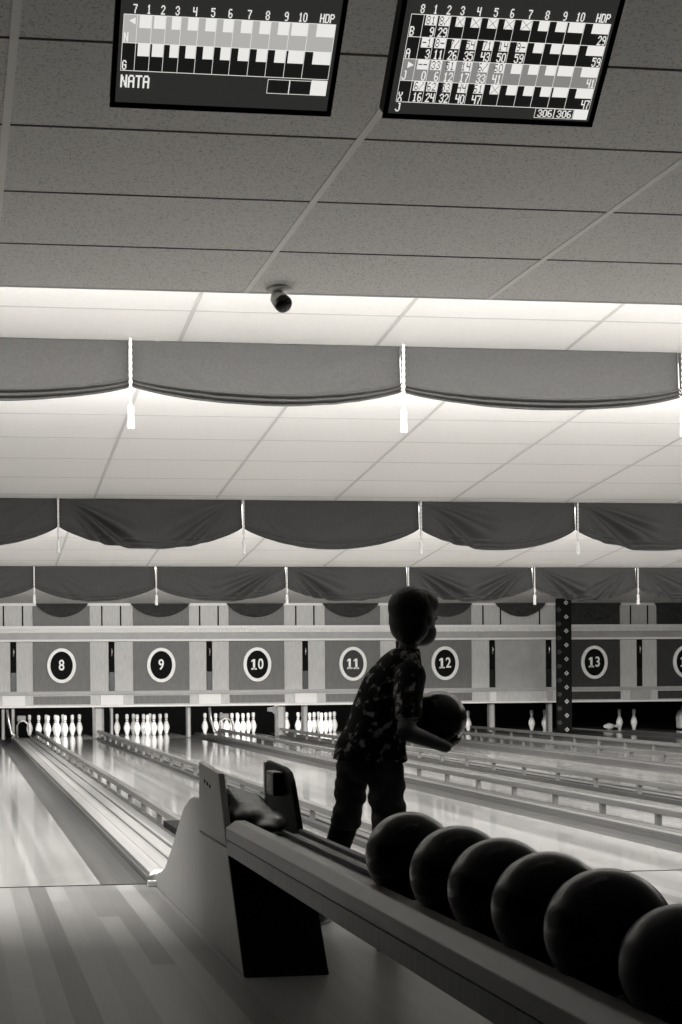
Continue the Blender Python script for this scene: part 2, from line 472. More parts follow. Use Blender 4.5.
# ledge: a pale shelf with a fluted front edge over a plain board and a thin white moulding
bm = bx(X0, X1, WALL-0.15, WALL-0.001, 1.865, 1.915)
struct('trim_6', bm, M['trim_white'])
bm = bx(X0, X1, WALL-0.115, WALL-0.001, 1.80, 1.864)
x = X0
while x < X1:
    box(bm, x, x+0.024, WALL-0.135, WALL-0.115, 1.805, 1.864); x += 0.048
struct('trim_7', bm, M['trim_white'])
struct('trim_8', bx(X0, X1, WALL-0.08, WALL-0.001, 1.69, 1.799), M['trim_grey'])
struct('trim_9', bx(X0, X1, WALL-0.10, WALL-0.001, 1.655, 1.689), M['trim_white'])
struct('trim_10', bx(X0, X1, WALL-0.06, WALL-0.001, 0.755, 0.815), M['trim_grey'])
struct('trim_11', bx(X0, X1, WALL-0.03, WALL-0.001, 0.575, 0.754), M['oak_light'])
struct('trim_12', bx(X0, X1, WALL-0.05, WALL-0.001, 0.545, 0.574), M['trim_white'])

signs = {8: 1.784, 9: 3.482, 10: 5.148, 11: 6.835, 12: 8.488, 13: 11.228, 14: 12.95}
bays = [(8, 1.788, .482), (9, 3.489, .482), (10, 5.144, .482), (11, 6.84, .49), (12, 8.49, .485), (None, 9.871, .459), (13, 11.225, .49), (14, 12.90, .486), (None, 0.10, .485), (None, 14.5, .48)]
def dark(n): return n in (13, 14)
for n, cx, hw in bays:
    lab = {8: 'left of the row', 9: '', 10: '', 11: '', 12: ''}.get(n, '')
    if n: l = 'veneer masking panel carrying the oval number %d sign' % n
    elif cx < 1: l = 'veneer masking panel at the left edge, left of the number 8 panel'
    elif cx < 12: l = 'plain veneer masking panel between number 12 and the patterned column'
    else: l = 'dark veneer masking panel past the right edge'
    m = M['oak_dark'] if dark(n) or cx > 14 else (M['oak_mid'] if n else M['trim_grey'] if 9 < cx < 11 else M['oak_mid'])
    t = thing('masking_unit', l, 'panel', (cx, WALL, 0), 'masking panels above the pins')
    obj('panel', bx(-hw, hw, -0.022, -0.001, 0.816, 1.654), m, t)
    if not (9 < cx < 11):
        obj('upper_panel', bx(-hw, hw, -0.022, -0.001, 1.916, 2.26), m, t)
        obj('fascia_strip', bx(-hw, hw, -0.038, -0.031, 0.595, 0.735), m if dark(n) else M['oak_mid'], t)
# dark slots with latches between the bays (pilasters are the pale veneer left and right)
slots = [(0.976, 'left of the number 8 panel'), (2.637, 'between panels 8 and 9'), (4.319, 'between panels 9 and 10'), (5.999, 'between panels 10 and 11'),
         (7.665, 'between panels 11 and 12, beside the boy'), (9.357, 'between panel 12 and the plain panel'), (10.395, 'just left of the patterned column'), (12.087, 'between panels 13 and 14')]
for i, (x, w) in enumerate(slots):
    t = thing('masking_latch', 'narrow dark slot with a metal latch ' + w, 'latch', (x, WALL, 1.235), 'latch slots between the panels')
    obj('slot', bx(-0.05, 0.05, -0.012, -0.001, -0.415, 0.415), M['slot'], t)
    bm = bmesh.new(); tube(bm, [(0, -0.02, 0.30), (0.006, -0.035, 0.26), (0.0, -0.03, 0.17)], [0.010, 0.014, 0.008])
    obj('latch', bm, M['metal'], t, True)
    obj('lower_guard', bx(-0.043, 0.043, -0.02, -0.012, -0.41, -0.10), M['black_gloss'], t)
    bw = 0.19 if i not in (5, 6) else 0.055
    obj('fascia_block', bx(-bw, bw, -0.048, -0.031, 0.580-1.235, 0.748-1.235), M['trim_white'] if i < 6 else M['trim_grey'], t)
# upper joints
bm = bmesh.new()
for x, w in slots:
    for dx in (-0.16, 0.16): box(bm, x+dx-0.012, x+dx+0.012, WALL-0.006, WALL-0.001, 1.916, 2.26)
struct('trim_13', bm, M['slot'])

def ellipse_ring(bm, ro, ri, y0, y1, seg=40):
    (ax, az), (bx_, bz) = ro, ri
    L = []
    for rx, rz, y in ((ax, az, y1), (ax, az, y0), (bx_, bz, y0), (bx_, bz, y1)):
        L.append([bm.verts.new((rx*math.cos(2*PI*i/seg), y, rz*math.sin(2*PI*i/seg))) for i in range(seg)])
    for k in range(4):
        a, b = L[k], L[(k+1) % 4]
        for i in range(seg): bm.faces.new((a[i], a[(i+1) % seg], b[(i+1) % seg], b[i]))
    return bm
for n, x in signs.items():
    t = thing('number_sign', 'oval white-rimmed lane sign reading %d' % n, 'sign', (x, WALL-0.022, 1.25), 'oval lane number signs')
    obj('rim', ellipse_ring(bmesh.new(), (0.245, 0.295), (0.188, 0.238), -0.035, 0.0), M['sign_rim'], t, bevel=0.006)
    bm = bmesh.new(); vs0 = [bm.verts.new((0.19*math.cos(2*PI*i/40), -0.016, 0.24*math.sin(2*PI*i/40))) for i in range(40)]
    vs1 = [bm.verts.new((v.co.x, 0, v.co.z)) for v in vs0]
    bm.faces.new(vs0); bm.faces.new(vs1[::-1])
    for i in range(40): bm.faces.new((vs0[i], vs1[i], vs1[(i+1) % 40], vs0[(i+1) % 40]))
    obj('face', bm, M['sign_face_sheen'] if n == 11 else M['sign_face'], t)
    s = str(n); wd = 0.096
    for i, ch in enumerate(s):
        bm = bmesh.new(); cx = (i-(len(s)-1)/2)*wd*1.22
        if ch == '1':           # slab-serif one
            box(bm, cx-0.019, cx+0.019, -0.028, -0.016, -0.088, 0.09)
            box(bm, cx-0.047, cx+0.047, -0.028, -0.016, -0.09, -0.063)
            prism_y(bm, [(cx-0.017, 0.09), (cx-0.047, 0.064), (cx-0.047, 0.040), (cx-0.017, 0.054)], -0.028, -0.016)
        else:
            text_mesh(bm, ch, 0.25, 0.0035, cx, 0.0, -0.022, 0.80)
        obj('digit', bm, M['sign_digit'], t)

# ------------------------------------------------------------------ fabric swags and tassels
def swag(name, x0, x1, Y, zt, zj, zl, m, label, group, hem=0.02, folds=0.5, seed=0, nu=72, nv=60):
    rnd = random.Random(seed); ph = rnd.uniform(0, 6); fold_l = rnd.choice((.25, 1.0, 1.2)); fold_r = rnd.choice((.2, .6, 1.0))
    bm = bmesh.new(); grid = []
    for j in range(nv+1):
        v = (0.8*j/(nv*.4) if j < nv*.4 else 0.8+0.2*(j-nv*.4)/(nv*.6)); row = []
        for i in range(nu+1):
            u = i/nu; x = x0+(x1-x0)*u
            prof = max(0.0, 1-(2*u-1)**2)**0.85
            zb = zj-(zj-zl)*prof
            z = zt+(zb-zt)*v
            d = -0.03*math.sin(PI*v*0.8)*prof - 0.015*v
            # folds sweeping from each upper corner down to the middle of the hem
            wdt = x1-x0; hgt = zt-zl
            for side in (0, 1):
                uu = (u if side == 0 else 1-u)*wdt; dn = v*hgt
                ang = math.atan2(dn+.03, uu+.03); rr = math.hypot(uu, dn)
                k_ = (fold_l, fold_r)[side]
                amp = folds*k_*min(rr, .75)*0.10*math.exp(-((ang-.62)/.36)**2)*math.exp(-(max(rr-.55, 0)/.30)**2)
                d += amp*math.sin(ang*24+ph+side*2.1+1.3*math.sin(ang*7+ph))
            d += 0.004*math.sin(11*u+ph+4*v)*folds
            if hem and v > 0.80:
                k = (v-0.80)/0.20
                d -= hem*abs(math.sin(k*PI*2.5+0.5*math.sin(5*u+ph)))*(0.4+0.6*prof)
            row.append(bm.verts.new((x, Y+d, z)))
        grid.append(row)
    for j in range(nv):
        for i in range(nu): bm.faces.new((grid[j][i], grid[j][i+1], grid[j+1][i+1], grid[j+1][i]))
    o = obj(name, bm, m, None, True)
    s = o.modifiers.new('thickness', 'SOLIDIFY'); s.thickness = 0.006; s.offset = 1
    return tag(o, label, 'fabric swag', group)

def tassel_proto(cord, tas, rad, label, group, loc):
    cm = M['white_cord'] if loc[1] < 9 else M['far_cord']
    t = thing('tassel', label, 'tassel', loc, group)
    bm = bmesh.new()
    for s in (0, PI):
        pts = [(rad*0.5*math.cos(s+k*0.9), rad*0.5*math.sin(s+k*0.9), -cord*k/28) for k in range(29)]
        tube(bm, pts, rad*0.62, 6)
    obj('cord', bm, cm, t, True)
    bm = bmesh.new(); lathe(bm, [(rad*.5, -cord+0.01), (rad*1.4, -cord-0.01), (rad*1.5, -cord-0.03), (rad*.8, -cord-0.05), (rad*.9, -cord-tas*.42)], 12)
    obj('knot', bm, cm, t, True)
    bm = bmesh.new(); n = 18
    lathe(bm, [(rad*1.1, -cord-tas*.40), (rad*1.9, -cord-tas*.46), (rad*1.9, -cord-tas*.52), (rad*1.7, -cord-tas*.54), (rad*2.0, -cord-tas*.97), (rad*1.5, -cord-tas)], n)
    for v in bm.verts:
        if v.co.z < -cord-tas*.5:
            a = math.atan2(v.co.y, v.co.x); f = 1+0.08*math.cos(9*a); v.co.x *= f; v.co.y *= f
    obj('skirt', bm, cm, t, True)
    return t

rows = [
    # Y, tassel Xs, zt, zj, zl, cord, tassel, rad, material
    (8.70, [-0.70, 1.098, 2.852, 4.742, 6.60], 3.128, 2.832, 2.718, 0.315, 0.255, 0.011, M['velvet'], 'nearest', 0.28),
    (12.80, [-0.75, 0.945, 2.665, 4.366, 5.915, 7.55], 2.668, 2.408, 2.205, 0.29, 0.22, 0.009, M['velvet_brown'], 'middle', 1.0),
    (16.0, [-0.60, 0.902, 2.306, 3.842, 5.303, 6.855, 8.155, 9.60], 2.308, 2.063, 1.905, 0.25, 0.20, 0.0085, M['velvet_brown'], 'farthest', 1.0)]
ordn = ['first', 'second', 'third', 'fourth', 'fifth', 'sixth', 'seventh', 'eighth']
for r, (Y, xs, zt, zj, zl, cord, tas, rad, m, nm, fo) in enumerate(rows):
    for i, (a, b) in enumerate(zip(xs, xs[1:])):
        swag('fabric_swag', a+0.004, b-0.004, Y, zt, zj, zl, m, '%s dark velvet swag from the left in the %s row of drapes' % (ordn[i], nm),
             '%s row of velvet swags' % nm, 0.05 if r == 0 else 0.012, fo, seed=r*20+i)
    proto = None
    vis = [x for x in xs if -0.5 < x < 9.5]
    for i, x in enumerate(vis):
        if r == 0 and x > 5: continue
        lab = '%s white cord tassel from the left hanging between swags of the %s row' % (ordn[i], nm)
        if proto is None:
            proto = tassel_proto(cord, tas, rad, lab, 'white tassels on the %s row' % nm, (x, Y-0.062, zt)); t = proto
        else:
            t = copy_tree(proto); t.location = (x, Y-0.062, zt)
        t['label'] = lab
drapes = [(1.358, 2.234, 2.068, 'above sign 8'), (2.965, 3.976, 2.066, 'above sign 9'), (4.62, 5.62, 2.060, 'above sign 10'), (6.30, 7.29, 2.055, 'above sign 11, left of the head'),
          (8.02, 8.98, 2.06, 'above sign 12, right of the head'), (9.40, 10.32, 2.06, 'left of the patterned column'), (10.75, 11.72, 2.00, 'above sign 13'), (12.35, 13.3, 2.0, 'above sign 14'), (-0.35, 0.6, 2.06, 'at the left edge')]
for i, (a, b, zl, w) in enumerate(drapes):
    swag('wall_swag', a, b, WALL-0.055, 2.30, 2.288, zl, M['velvet_dark'], 'small half-round dark swag on the far wall ' + w, 'small swags on the far wall', 0, 0.3, seed=90+i, nu=36, nv=20)

# ------------------------------------------------------------------ pins
def pin_bm():
    prof = [(0.0255, 0), (0.030, .012), (0.040, .05), (0.0545, .09), (0.0605, .114), (0.058, .145), (0.046, .19), (0.034, .222), (0.0265, .240), (0.0240, .252), (0.0235, .262), (0.0250, .275), (0.0270, .285), (0.0300, .31), (0.0323, .343), (0.030, .363), (0.020, .376), (0.0, .381)]
    mi = [0]*17; mi[8] = 1; mi[11] = 1
    return lathe(bmesh.new(), prof, 20, mi)
pin0 = None
def pin(x, y, label, group, tilt=None):
    global pin0
    if pin0 is None:
        o = obj('bowling_pin', pin_bm(), [M['pin'], M['pin_stripe']], None, True); pin0 = o
    else:
        o = pin0.copy(); COL.objects.link(o)
    o.location = (x, y, 0.001)
    o.rotation_euler = tilt if tilt else (0, 0, random.uniform(0, 6))
    if tilt: o.location.z = 0.06
    tag(o, label, 'bowling pin', group)
HP = 24.80; S3 = 0.2640
def rackpins(cx, n, skip=()):
    k = 0; rn = ['head row', 'second row', 'third row', 'back row']
    for r in range(4):
        for c in range(r+1):
            k += 1
            if k in skip: continue
            side = 'the only pin' if r == 0 else ('leftmost' if c == 0 else 'rightmost' if c == r else ('middle' if r == 2 else ('second from left' if c == 1 else 'third from left')))
            pin(cx+(c-r/2)*0.3048, HP+r*S3, 'white bowling pin in the %s, %s, under sign %d' % (rn[r], side, n), 'pins standing under sign %d' % n)
rackpins(1.80, 8); rackpins(3.41, 9); rackpins(5.05, 10); rackpins(6.60, 11)
pin(9.52, 25.2, 'lone pale pin in the dark pit just right of the held ball', 'stray pins in the dark pits')
pin(10.76, 25.2, 'dim pin standing alone left of the patterned column', 'stray pins in the dark pits')
pin(11.06, 25.3, 'dim pin half hidden beside the patterned column', 'stray pins in the dark pits')
pin(12.50, 25.2, 'left one of two dim pins in the pit under sign 13', 'stray pins in the dark pits')
pin(12.79, 25.2, 'right one of two dim pins in the pit under sign 13', 'stray pins in the dark pits')
pin(12.10, 25.0, 'white pin lying on its side in the pit under sign 13', 'stray pins in the dark pits', tilt=(0, PI/2, 0.35))
# white jug
j = thing('plastic_jug', 'white plastic jug with a handle in the pit at the right edge', 'jug', (13.72, 25.0, 0))
bm = bmesh.new()
prism_y(bm, [(-.15, 0), (.15, 0), (.15, .26), (.12, .34), (-.10, .36), (-.13, .30), (-.16, .24)], -0.09, 0.09)
obj('jug_body', bm, M['jug'], j, bevel=0.03)
bm = bmesh.new(); tube(bm, [(-.08, 0, .33), (-.07, 0, .40), (0.0, 0, .42), (.09, 0, .40), (.10, 0, .32)], 0.022)
obj('jug_handle', bm, M['jug'], j, True)

# kickback posts under the fascia
def post(x0, x1, label, y=WALL+0.1, m='post', hook=0, d=0.12):
    t = thing('kickback_post', label, 'post', ((x0+x1)/2, y, 0), 'kickback posts between pin decks'); w = (x1-x0)/2
    obj('post_board', bx(-w, w, 0, d, 0.0, 0.545), M[m], t, bevel=min(0.02, w*.4))
    obj('front_strip', bx(-w*.5, w*.5, -0.012, 0, 0.02, 0.54), M['trim_grey'], t)
    if hook:
        bm = bmesh.new(); prism_y(bm, [(-w, .52), (-w-hook, .50), (-w-hook, .44), (-w-hook*.4, .43), (-w, .36)], 0.0, 0.05)
        obj('hook_bracket', bm, M['post'], t)
post(2.325, 2.515, 'wide pale post between the pins of signs 8 and 9')
post(2.62, 2.67, 'narrow pale post left of the pins under sign 9')
post(5.50, 5.67, 'pale post with a hooked bracket right of the pins under sign 10', hook=0.14)
post(5.975, 6.065, 'narrow post in front of the pins under sign 11', y=WALL+0.1)
post(9.34, 9.45, 'brown post under the plain panel, right of the held ball')
post(10.43, 10.51, 'brown post just left of the patterned column')
post(0.77, 0.83, 'narrow post at the left edge of the pin deck', y=WALL+0.1)
post(0.935, 0.995, 'narrow post left of the metal hoop by the first pins', y=WALL+0.05)
post(3.94, 4.01, 'narrow post left of the pins under sign 10', y=WALL+0.1)
def hoop(x, w, label):
    t = thing('return_hoop', label, 'hoop', (x, WALL-0.25, 0.0), 'metal hoops at the far end of the ball tracks')
    a, h = w/2, 0.33
    pts = [(-a, 0, 0.045), (-a, 0, h-.08), (-a+.03, 0, h-.02), (-a+.08, 0, h), (a-.08, 0, h), (a-.03, 0, h-.04), (a, 0, h-.12), (a+.01, 0, .10), (a+.03, 0, 0.045)]
    obj('hoop_frame', tube(bmesh.new(), pts, 0.016), M['metal'], t, True)
    bm = bx(-a, a*.5, 0.02, 0.12, h-.01, h+.09)
    obj('hoop_motor_box', bm, M['post'], t, bevel=0.02)
    bm = bmesh.new(); tube(bm, [(-a-.16, .1, .52), (-a-.14, .1, .3), (-a-.08, .08, .12), (-a+.02, .05, .05)], [.022, .028, .03, .02])
    obj('guide_bar', bm, M['metal'], t, True)
hoop(1.12, 0.20, 'metal hoop at the far end of the leftmost ball track, left of the pins')
hoop(4.56, 0.22, 'metal hoop in front of the pins under sign 10')
hoop(7.70, 0.22, 'metal hoop in front of the lane under sign 12, behind the boy')

# patterned column
t = thing('column', 'black column covered in small pale diamonds right of the plain panel', 'column', (10.09, 22.3, 0))
obj('shaft', bx(-0.12, 0.12, -0.05, 0.05, 0.001, 2.307), M['diamond'], t, bevel=0.008)
obj('base_plinth', bx(-0.14, 0.14, -0.065, 0.065, 0.001, 0.06), M['black'], t)

# ------------------------------------------------------------------ ceiling camera
t = thing('security_camera', 'small white dome-and-barrel security camera under the low ceiling edge', 'camera', (1.512, 6.38, LOW))
bm = lathe(bmesh.new(), [(0.050, 0.0), (0.060, -0.004), (0.058, -0.012), (0.030, -0.018), (0.0, -0.018)], 24); obj('mount_plate', bm, M['cam_white'], t, True)
bm = bmesh.new(); tube(bm, [(-0.005, 0, -0.012), (-0.006, -0.002, -0.03)], 0.018, 14); obj('swivel_neck', bm, M['hood_dark'], t, True)
bm = bmesh.new(); tube(bm, [(-0.018, 0.03, -0.030), (-0.010, 0.012, -0.042), (-0.002, -0.022, -0.066), (0.006, -0.045, -0.084)], [0.018, 0.032, 0.039, 0.038], 20); obj('camera_body', bm, M['cam_white'], t, True)
bm = bmesh.new(); tube(bm, [(0.005, -0.040, -0.081), (0.010, -0.056, -0.093), (0.013, -0.064, -0.099)], [0.041, 0.040, 0.030], 20); obj('lens_face', bm, M['black_gloss'], t, True)
bm = bmesh.new()
for k in range(6):
    a = 2*PI*k/6; ball_bm(bm, (0.013+0.022*math.cos(a), -0.065-0.010*math.sin(a), -0.098+0.02*math.sin(a)), 0.004, 1)
obj('infrared_lamps', bm, M['trim_grey'], t, True)

# ------------------------------------------------------------------ score monitors
FONT = {'0':'01110 10001 10001 10001 10001 10001 01110','1':'00100 01100 00100 00100 00100 00100 01110','2':'01110 10001 00001 00010 00100 01000 11111','3':'01110 10001 00001 00110 00001 10001 01110',
 '4':'10001 10001 10001 11111 00001 00001 00001','5':'11111 10000 11110 00001 00001 10001 01110','6':'01110 10000 10000 11110 10001 10001 01110','7':'11111 00001 00010 00010 00100 00100 00100',
 '8':'01110 10001 10001 01110 10001 10001 01110','9':'01110 10001 10001 01111 00001 00001 01110','A':'01110 10001 10001 11111 10001 10001 10001','B':'11110 10001 10001 11110 10001 10001 11110',
 'D':'11110 10001 10001 10001 10001 10001 11110','G':'01110 10001 10000 10111 10001 10001 01110','H':'10001 10001 10001 11111 10001 10001 10001','J':'00011 00001 00001 00001 00001 10001 01110',
 'N':'10001 11001 11001 10101 10011 10011 10001','P':'11110 10001 10001 11110 10000 10000 10000','T':'11111 00100 00100 00100 00100 00100 00100','X':'10001 10001 01010 00100 01010 10001 10001',
 '/':'00001 00001 00010 00100 01000 10000 10000','-':'00000 00000 00000 11111 00000 00000 00000'}
def quad(bm, u0, u1, v0, v1, d):
    f = bm.faces.new([bm.verts.new(p) for p in ((u0, -d, v0), (u1, -d, v0), (u1, -d, v1), (u0, -d, v1))])
def glyphs(bm, s, u, v, h, w, d, align='l', heavy=0.25):
    """bitmap lettering: h tall, w advance per character, baseline v"""
    if align == 'r': u = u-len(s)*w
    if align == 'c': u = u-len(s)*w/2
    pw = w/6.2; ph = h/7
    for ch in s:
        if ch in FONT:
            for r, line in enumerate(FONT[ch].split()):
                k = 0
                while k < 5:
                    if line[k] == '1':
                        e = k
                        while e < 5 and line[e] == '1': e += 1
                        quad(bm, u+k*pw-pw*heavy, u+e*pw+pw*heavy, v+(6-r)*ph, v+(7-r)*ph, d); k = e
                    else: k += 1
        u += w
def xmark(bm, u0, u1, v0, v1, d, t=0.0011):
    for a, b in (((u0, v0), (u1, v1)), ((u0, v1), (u1, v0))):
        dx, dv = b[0]-a[0], b[1]-a[1]; l = math.hypot(dx, dv); nx, nv = -dv/l*t/2, dx/l*t/2
        bm.faces.new([bm.verts.new((p[0], -d, p[1])) for p in ((a[0]+nx, a[1]+nv), (a[0]-nx, a[1]-nv), (b[0]-nx, b[1]-nv), (b[0]+nx, b[1]+nv))])
colpx = [12.4, 13.3, 12.8, 14, 16, 16.6, 16, 17.5, 17, 17.5, 17.5, 25.5]
def monitor(loc, label, W, H, gl, gr, vb, rowh, nrows, hdr0, rowdata, him, extra):
    t = thing('score_monitor', label, 'monitor', loc, 'hanging score monitors')
    t.rotation_euler = (math.radians(-38) if False else math.radians(38), 0, 0)
    # local: x right, z up along the screen, -y towards the viewer
    b = 0.013
    bm = bmesh.new()
    box(bm, 0, W, -0.006, 0.0, 0, b); box(bm, 0, W, -0.006, 0, H-b, H); box(bm, 0, b, -0.006, 0, b, H-b); box(bm, W-b, W, -0.006, 0, b, H-b)
    obj('bezel', bm, M['bezel'], t, bevel=0.002)
    obj('rear_case', bx(0.004, W-0.004, 0.0005, 0.06, 0.004, H-0.004), M['bezel'], t, bevel=0.01)
    bm = bmesh.new(); tube(bm, [(W/2, 0.06, H*.6), (W/2, 0.12, H*.72), (W/2, 0.20, H*.82)], 0.02); obj('ceiling_bracket', bm, M['bezel'], t)
    sc = obj('screen', bx(b, W-b, -0.002, 0, b, H-b), M['scr_bg'], t)
    tot = sum(colpx); us = [gl]
    for c in colpx: us.append(us[-1]+(gr-gl)*c/tot)
    vt = vb+rowh*nrows
    cells, hi, wh, ln, wt, dt = (bmesh.new() for _ in range(6))
    hh = rowh if nrows == 4 else rowh*0.80
    glyphs(wt, hdr0, us[1], vt+0.003, 0.0205, 0.0115, .0045, 'r')
    for i in range(1, 11): glyphs(wt, str(i), us[i+1]-(0.004 if i > 2 else 0.002), vt+0.003, 0.0205, 0.0115, .0045, 'r')
    glyphs(wt, 'HDP', us[12]-0.004, vt+0.003, 0.0205, 0.0125, .0045, 'r')
    for r, (nm, high, boxes, tots, hdp, arrow) in enumerate(rowdata):
        v1 = vt-rowh*r; v0 = v1-rowh
        quad(hi if high else cells, gl, gr, v0, v1, .003)
        glyphs(dt if False else wt, nm, gl+0.003, v0+0.002, 0.022, 0.0125, .0045)
        if arrow:
            a = gl+0.021; s = 0.008*(1 if arrow == 'r' else -1)
            wt.faces.new([wt.verts.new(p) for p in ((a-s, -.0045, v1-.006), (a+s, -.0045, v1-.014), (a-s, -.0045, v1-.022))])
        for i in range(1, 12):
            w = us[i+1]-us[i]
            u0 = us[i]+w*(0.16 if i < 3 else 0.12 if i == 10 else 0.40 if i > 2 and i < 10 else 0.32); u1 = us[i+1]-0.001
            quad(wh, u0, u1, v1-rowh*0.46, v1-rowh*0.01, .0036)
            if i <= len(boxes):
                s = boxes[i-1]
                if s == 'X': xmark(dt, u0+.001, u1-.001, v1-rowh*.45, v1-rowh*.03, .0042)
                else: glyphs(dt, s, u1-.001, v1-rowh*.42, rowh*.38, 0.0125, .0042, 'r', -0.05)
            if i <= len(tots): glyphs(wt, tots[i-1], u1, v0+.002, 0.022, 0.0125, .0045, 'r')
        if hdp: glyphs(wt, hdp, us[12]-.001, v0+.002, 0.022, 0.0115, .0045, 'r')
        for u in us: quad(ln, u-.0006, u+.0006, v0, v1, .0039)
        quad(ln, gl, gr, v0-.0007, v0+.0007, .0039)
    quad(ln, gl, gr, vt-.0007, vt+.0007, .0039)
    extra(cells, wh, ln, wt, dt)
    obj('row_band', cells, M['scr_cell'], sc)
    obj('active_row_band', hi, him, sc)
    obj('score_boxes', wh, M['scr_white'], sc)
    obj('grid_lines', ln, M['scr_white'], sc)
    obj('white_lettering', wt, M['scr_white'], sc)
    if len(dt.faces): obj('dark_lettering', dt, M['scr_digit'], sc)
    else: dt.free()
def frame_box(ln, u0, u1, v0, v1, t=.0012):
    quad(ln, u0, u1, v0, v0+t, .0046); quad(ln, u0, u1, v1-t, v1, .0046); quad(ln, u0, u0+t, v0, v1, .0046); quad(ln, u1-t, u1, v0, v1, .0046)
def extra_l(cells, wh, ln, wt, dt):
    glyphs(wt, 'NATA', 0.024, 0.049, 0.030, 0.0185, .0045)
    frame_box(ln, 0.392, 0.448, 0.050, 0.084); frame_box(ln, 0.448, 0.504, 0.050, 0.084); quad(wh, 0.504, 0.544, 0.050, 0.086, .0046)
    quad(cells, 0.393, 0.503, 0.051, 0.083, .003)
def extra_r(cells, wh, ln, wt, dt):
    glyphs(wt, 'J', 0.030, 0.019, 0.021, 0.014, .0045)
    for u, s in ((0.40, '306'), (0.452, '306')):
        frame_box(ln, u, u+.052, 0.018, 0.0425); quad(cells, u+.001, u+.051, 0.019, 0.0415, .003)
        glyphs(wt, s, u+.049, 0.021, 0.018, 0.0135, .0047, 'r')
    quad(wh, 0.505, 0.543, 0.018, 0.0425, .0046)
monitor((0.393, 3.47, 2.430), 'left hanging score screen with an almost empty grid and the letters NATA', 0.566, 0.425, 0.022, 0.544, 0.0886, 0.064, 2, '7',
        [('N', True, [], [], '', 'l'), ('G', False, [], [], '', None)], M['scr_hi'], extra_l)
monitor((1.093, 3.47, 2.432), 'right hanging score screen with four rows of bowling scores', 0.564, 0.425, 0.029, 0.543, 0.0424, 0.0515, 4, '8',
        [('B', False, ['81', '8/', 'X', 'X', 'X', 'X', 'X'], ['9', '29'], '29', None),
         ('A', False, ['-1', '8-', '7/', '54', '71', '14', '9-'], ['3', '11', '26', '35', '43', '50', '59'], '59', None),
         ('J', True, ['--', '33', '51', '14', '6/', '60'], ['0', '6', '12', '17', '33', '41'], '41', 'r'),
         ('X', False, ['6/', '62', '53', '44', '61', 'X'], ['16', '24', '32', '40', '47'], '47', None)], M['scr_hi2'], extra_r)

# ------------------------------------------------------------------ ball return: hood and long rack
hood = thing('ball_return', 'wooden ball return with a tall pale hood and long low ball rack', 'ball return', (0, 0, 0))
XL, XR = 0.955, 1.245
def side(x0, x1, prof, m, name, bev=0.004): return obj(name, prism_x(bmesh.new(), prof, x0, x1), m, hood, bevel=bev)
# left panel: upper and lower sheets with a seam, then a skirt that curves down along the track
side(XL, XL+0.025, [(4.62, 0), (5.47, 0), (5.47, .395), (4.90, .395)], M['hood'], 'side_panel')
side(XL, XL+0.025, [(4.905, .403), (5.47, .403), (5.47, .675), (5.06, .655)], M['hood'], 'upper_side_panel')
side(XL+0.003, XL+0.022, [(5.475, 0), (6.74, 0), (6.74, .03), (6.42, .13), (6.22, .24), (6.03, .36), (5.86, .46), (5.70, .51), (5.60, .525), (5.475, .53)], M['hood'], 'skirt_panel')
bm = bmesh.new()
for k in range(3): ball_bm(bm, (XL-0.001, 5.22+0.055*k, .595+0.006*k), 0.008, 2, (0.4, 1, 1))
obj('screw', bm, M['black'], hood, True)
# right panel: same outline, rounded head, with a box on its inner face
rp = [(4.83, .30), (5.47, .30), (5.47, .655), (5.44, .678), (5.16, .668), (5.09, .655), (5.045, .62), (5.01, .57)]
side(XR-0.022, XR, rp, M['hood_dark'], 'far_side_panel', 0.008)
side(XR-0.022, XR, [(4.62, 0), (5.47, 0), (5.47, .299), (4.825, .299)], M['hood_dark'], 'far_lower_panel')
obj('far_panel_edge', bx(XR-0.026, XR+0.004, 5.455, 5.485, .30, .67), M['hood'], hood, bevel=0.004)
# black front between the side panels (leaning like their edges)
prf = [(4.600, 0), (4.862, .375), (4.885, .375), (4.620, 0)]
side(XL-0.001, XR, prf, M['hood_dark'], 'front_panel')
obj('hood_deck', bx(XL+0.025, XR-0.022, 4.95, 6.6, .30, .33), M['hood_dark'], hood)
bt = thing('control_box', 'black control box with a pale sticker on the upright hood panel', 'control box', (XR-0.023, 5.21, .605))
obj('box_body', bx(-0.04, -0.001, -0.06, 0.06, -0.045, 0.045), M['black_gloss'], bt, bevel=0.006)
obj('sticker', bx(-0.0412, -0.0402, -0.02, 0.05, -0.03, 0.032), M['sticker'], bt)
# dark ball-exit flap / folded leather between the panels
bm = bmesh.new()
for (y, x, z, rx, ry, rz) in ((5.02, 1.06, .50, .085, .12, .045), (5.18, 1.08, .52, .085, .14, .055), (5.32, 1.06, .505, .075, .12, .05), (5.00, 1.13, .485, .06, .15, .04), (4.92, 1.10, .475, .05, .10, .025)):
    ball_bm(bm, (x, y, z), 1, 3, (rx, ry, rz))
for k in range(4):
    tube(bm, [(1.0+.03*k, 5.30, .53), (1.02+.03*k, 5.15, .575-.008*k), (1.03+.03*k, 5.0, .535-.006*k), (1.04+.03*k, 4.90, .495)], [.02, .026, .024, .014])
rem = remeshed('leather_bundle', bm, M['leather'], None, 0.012, 3)
tag(rem, 'dark crumpled leather bundle lying on the rack end between the hood panels', 'bundle')

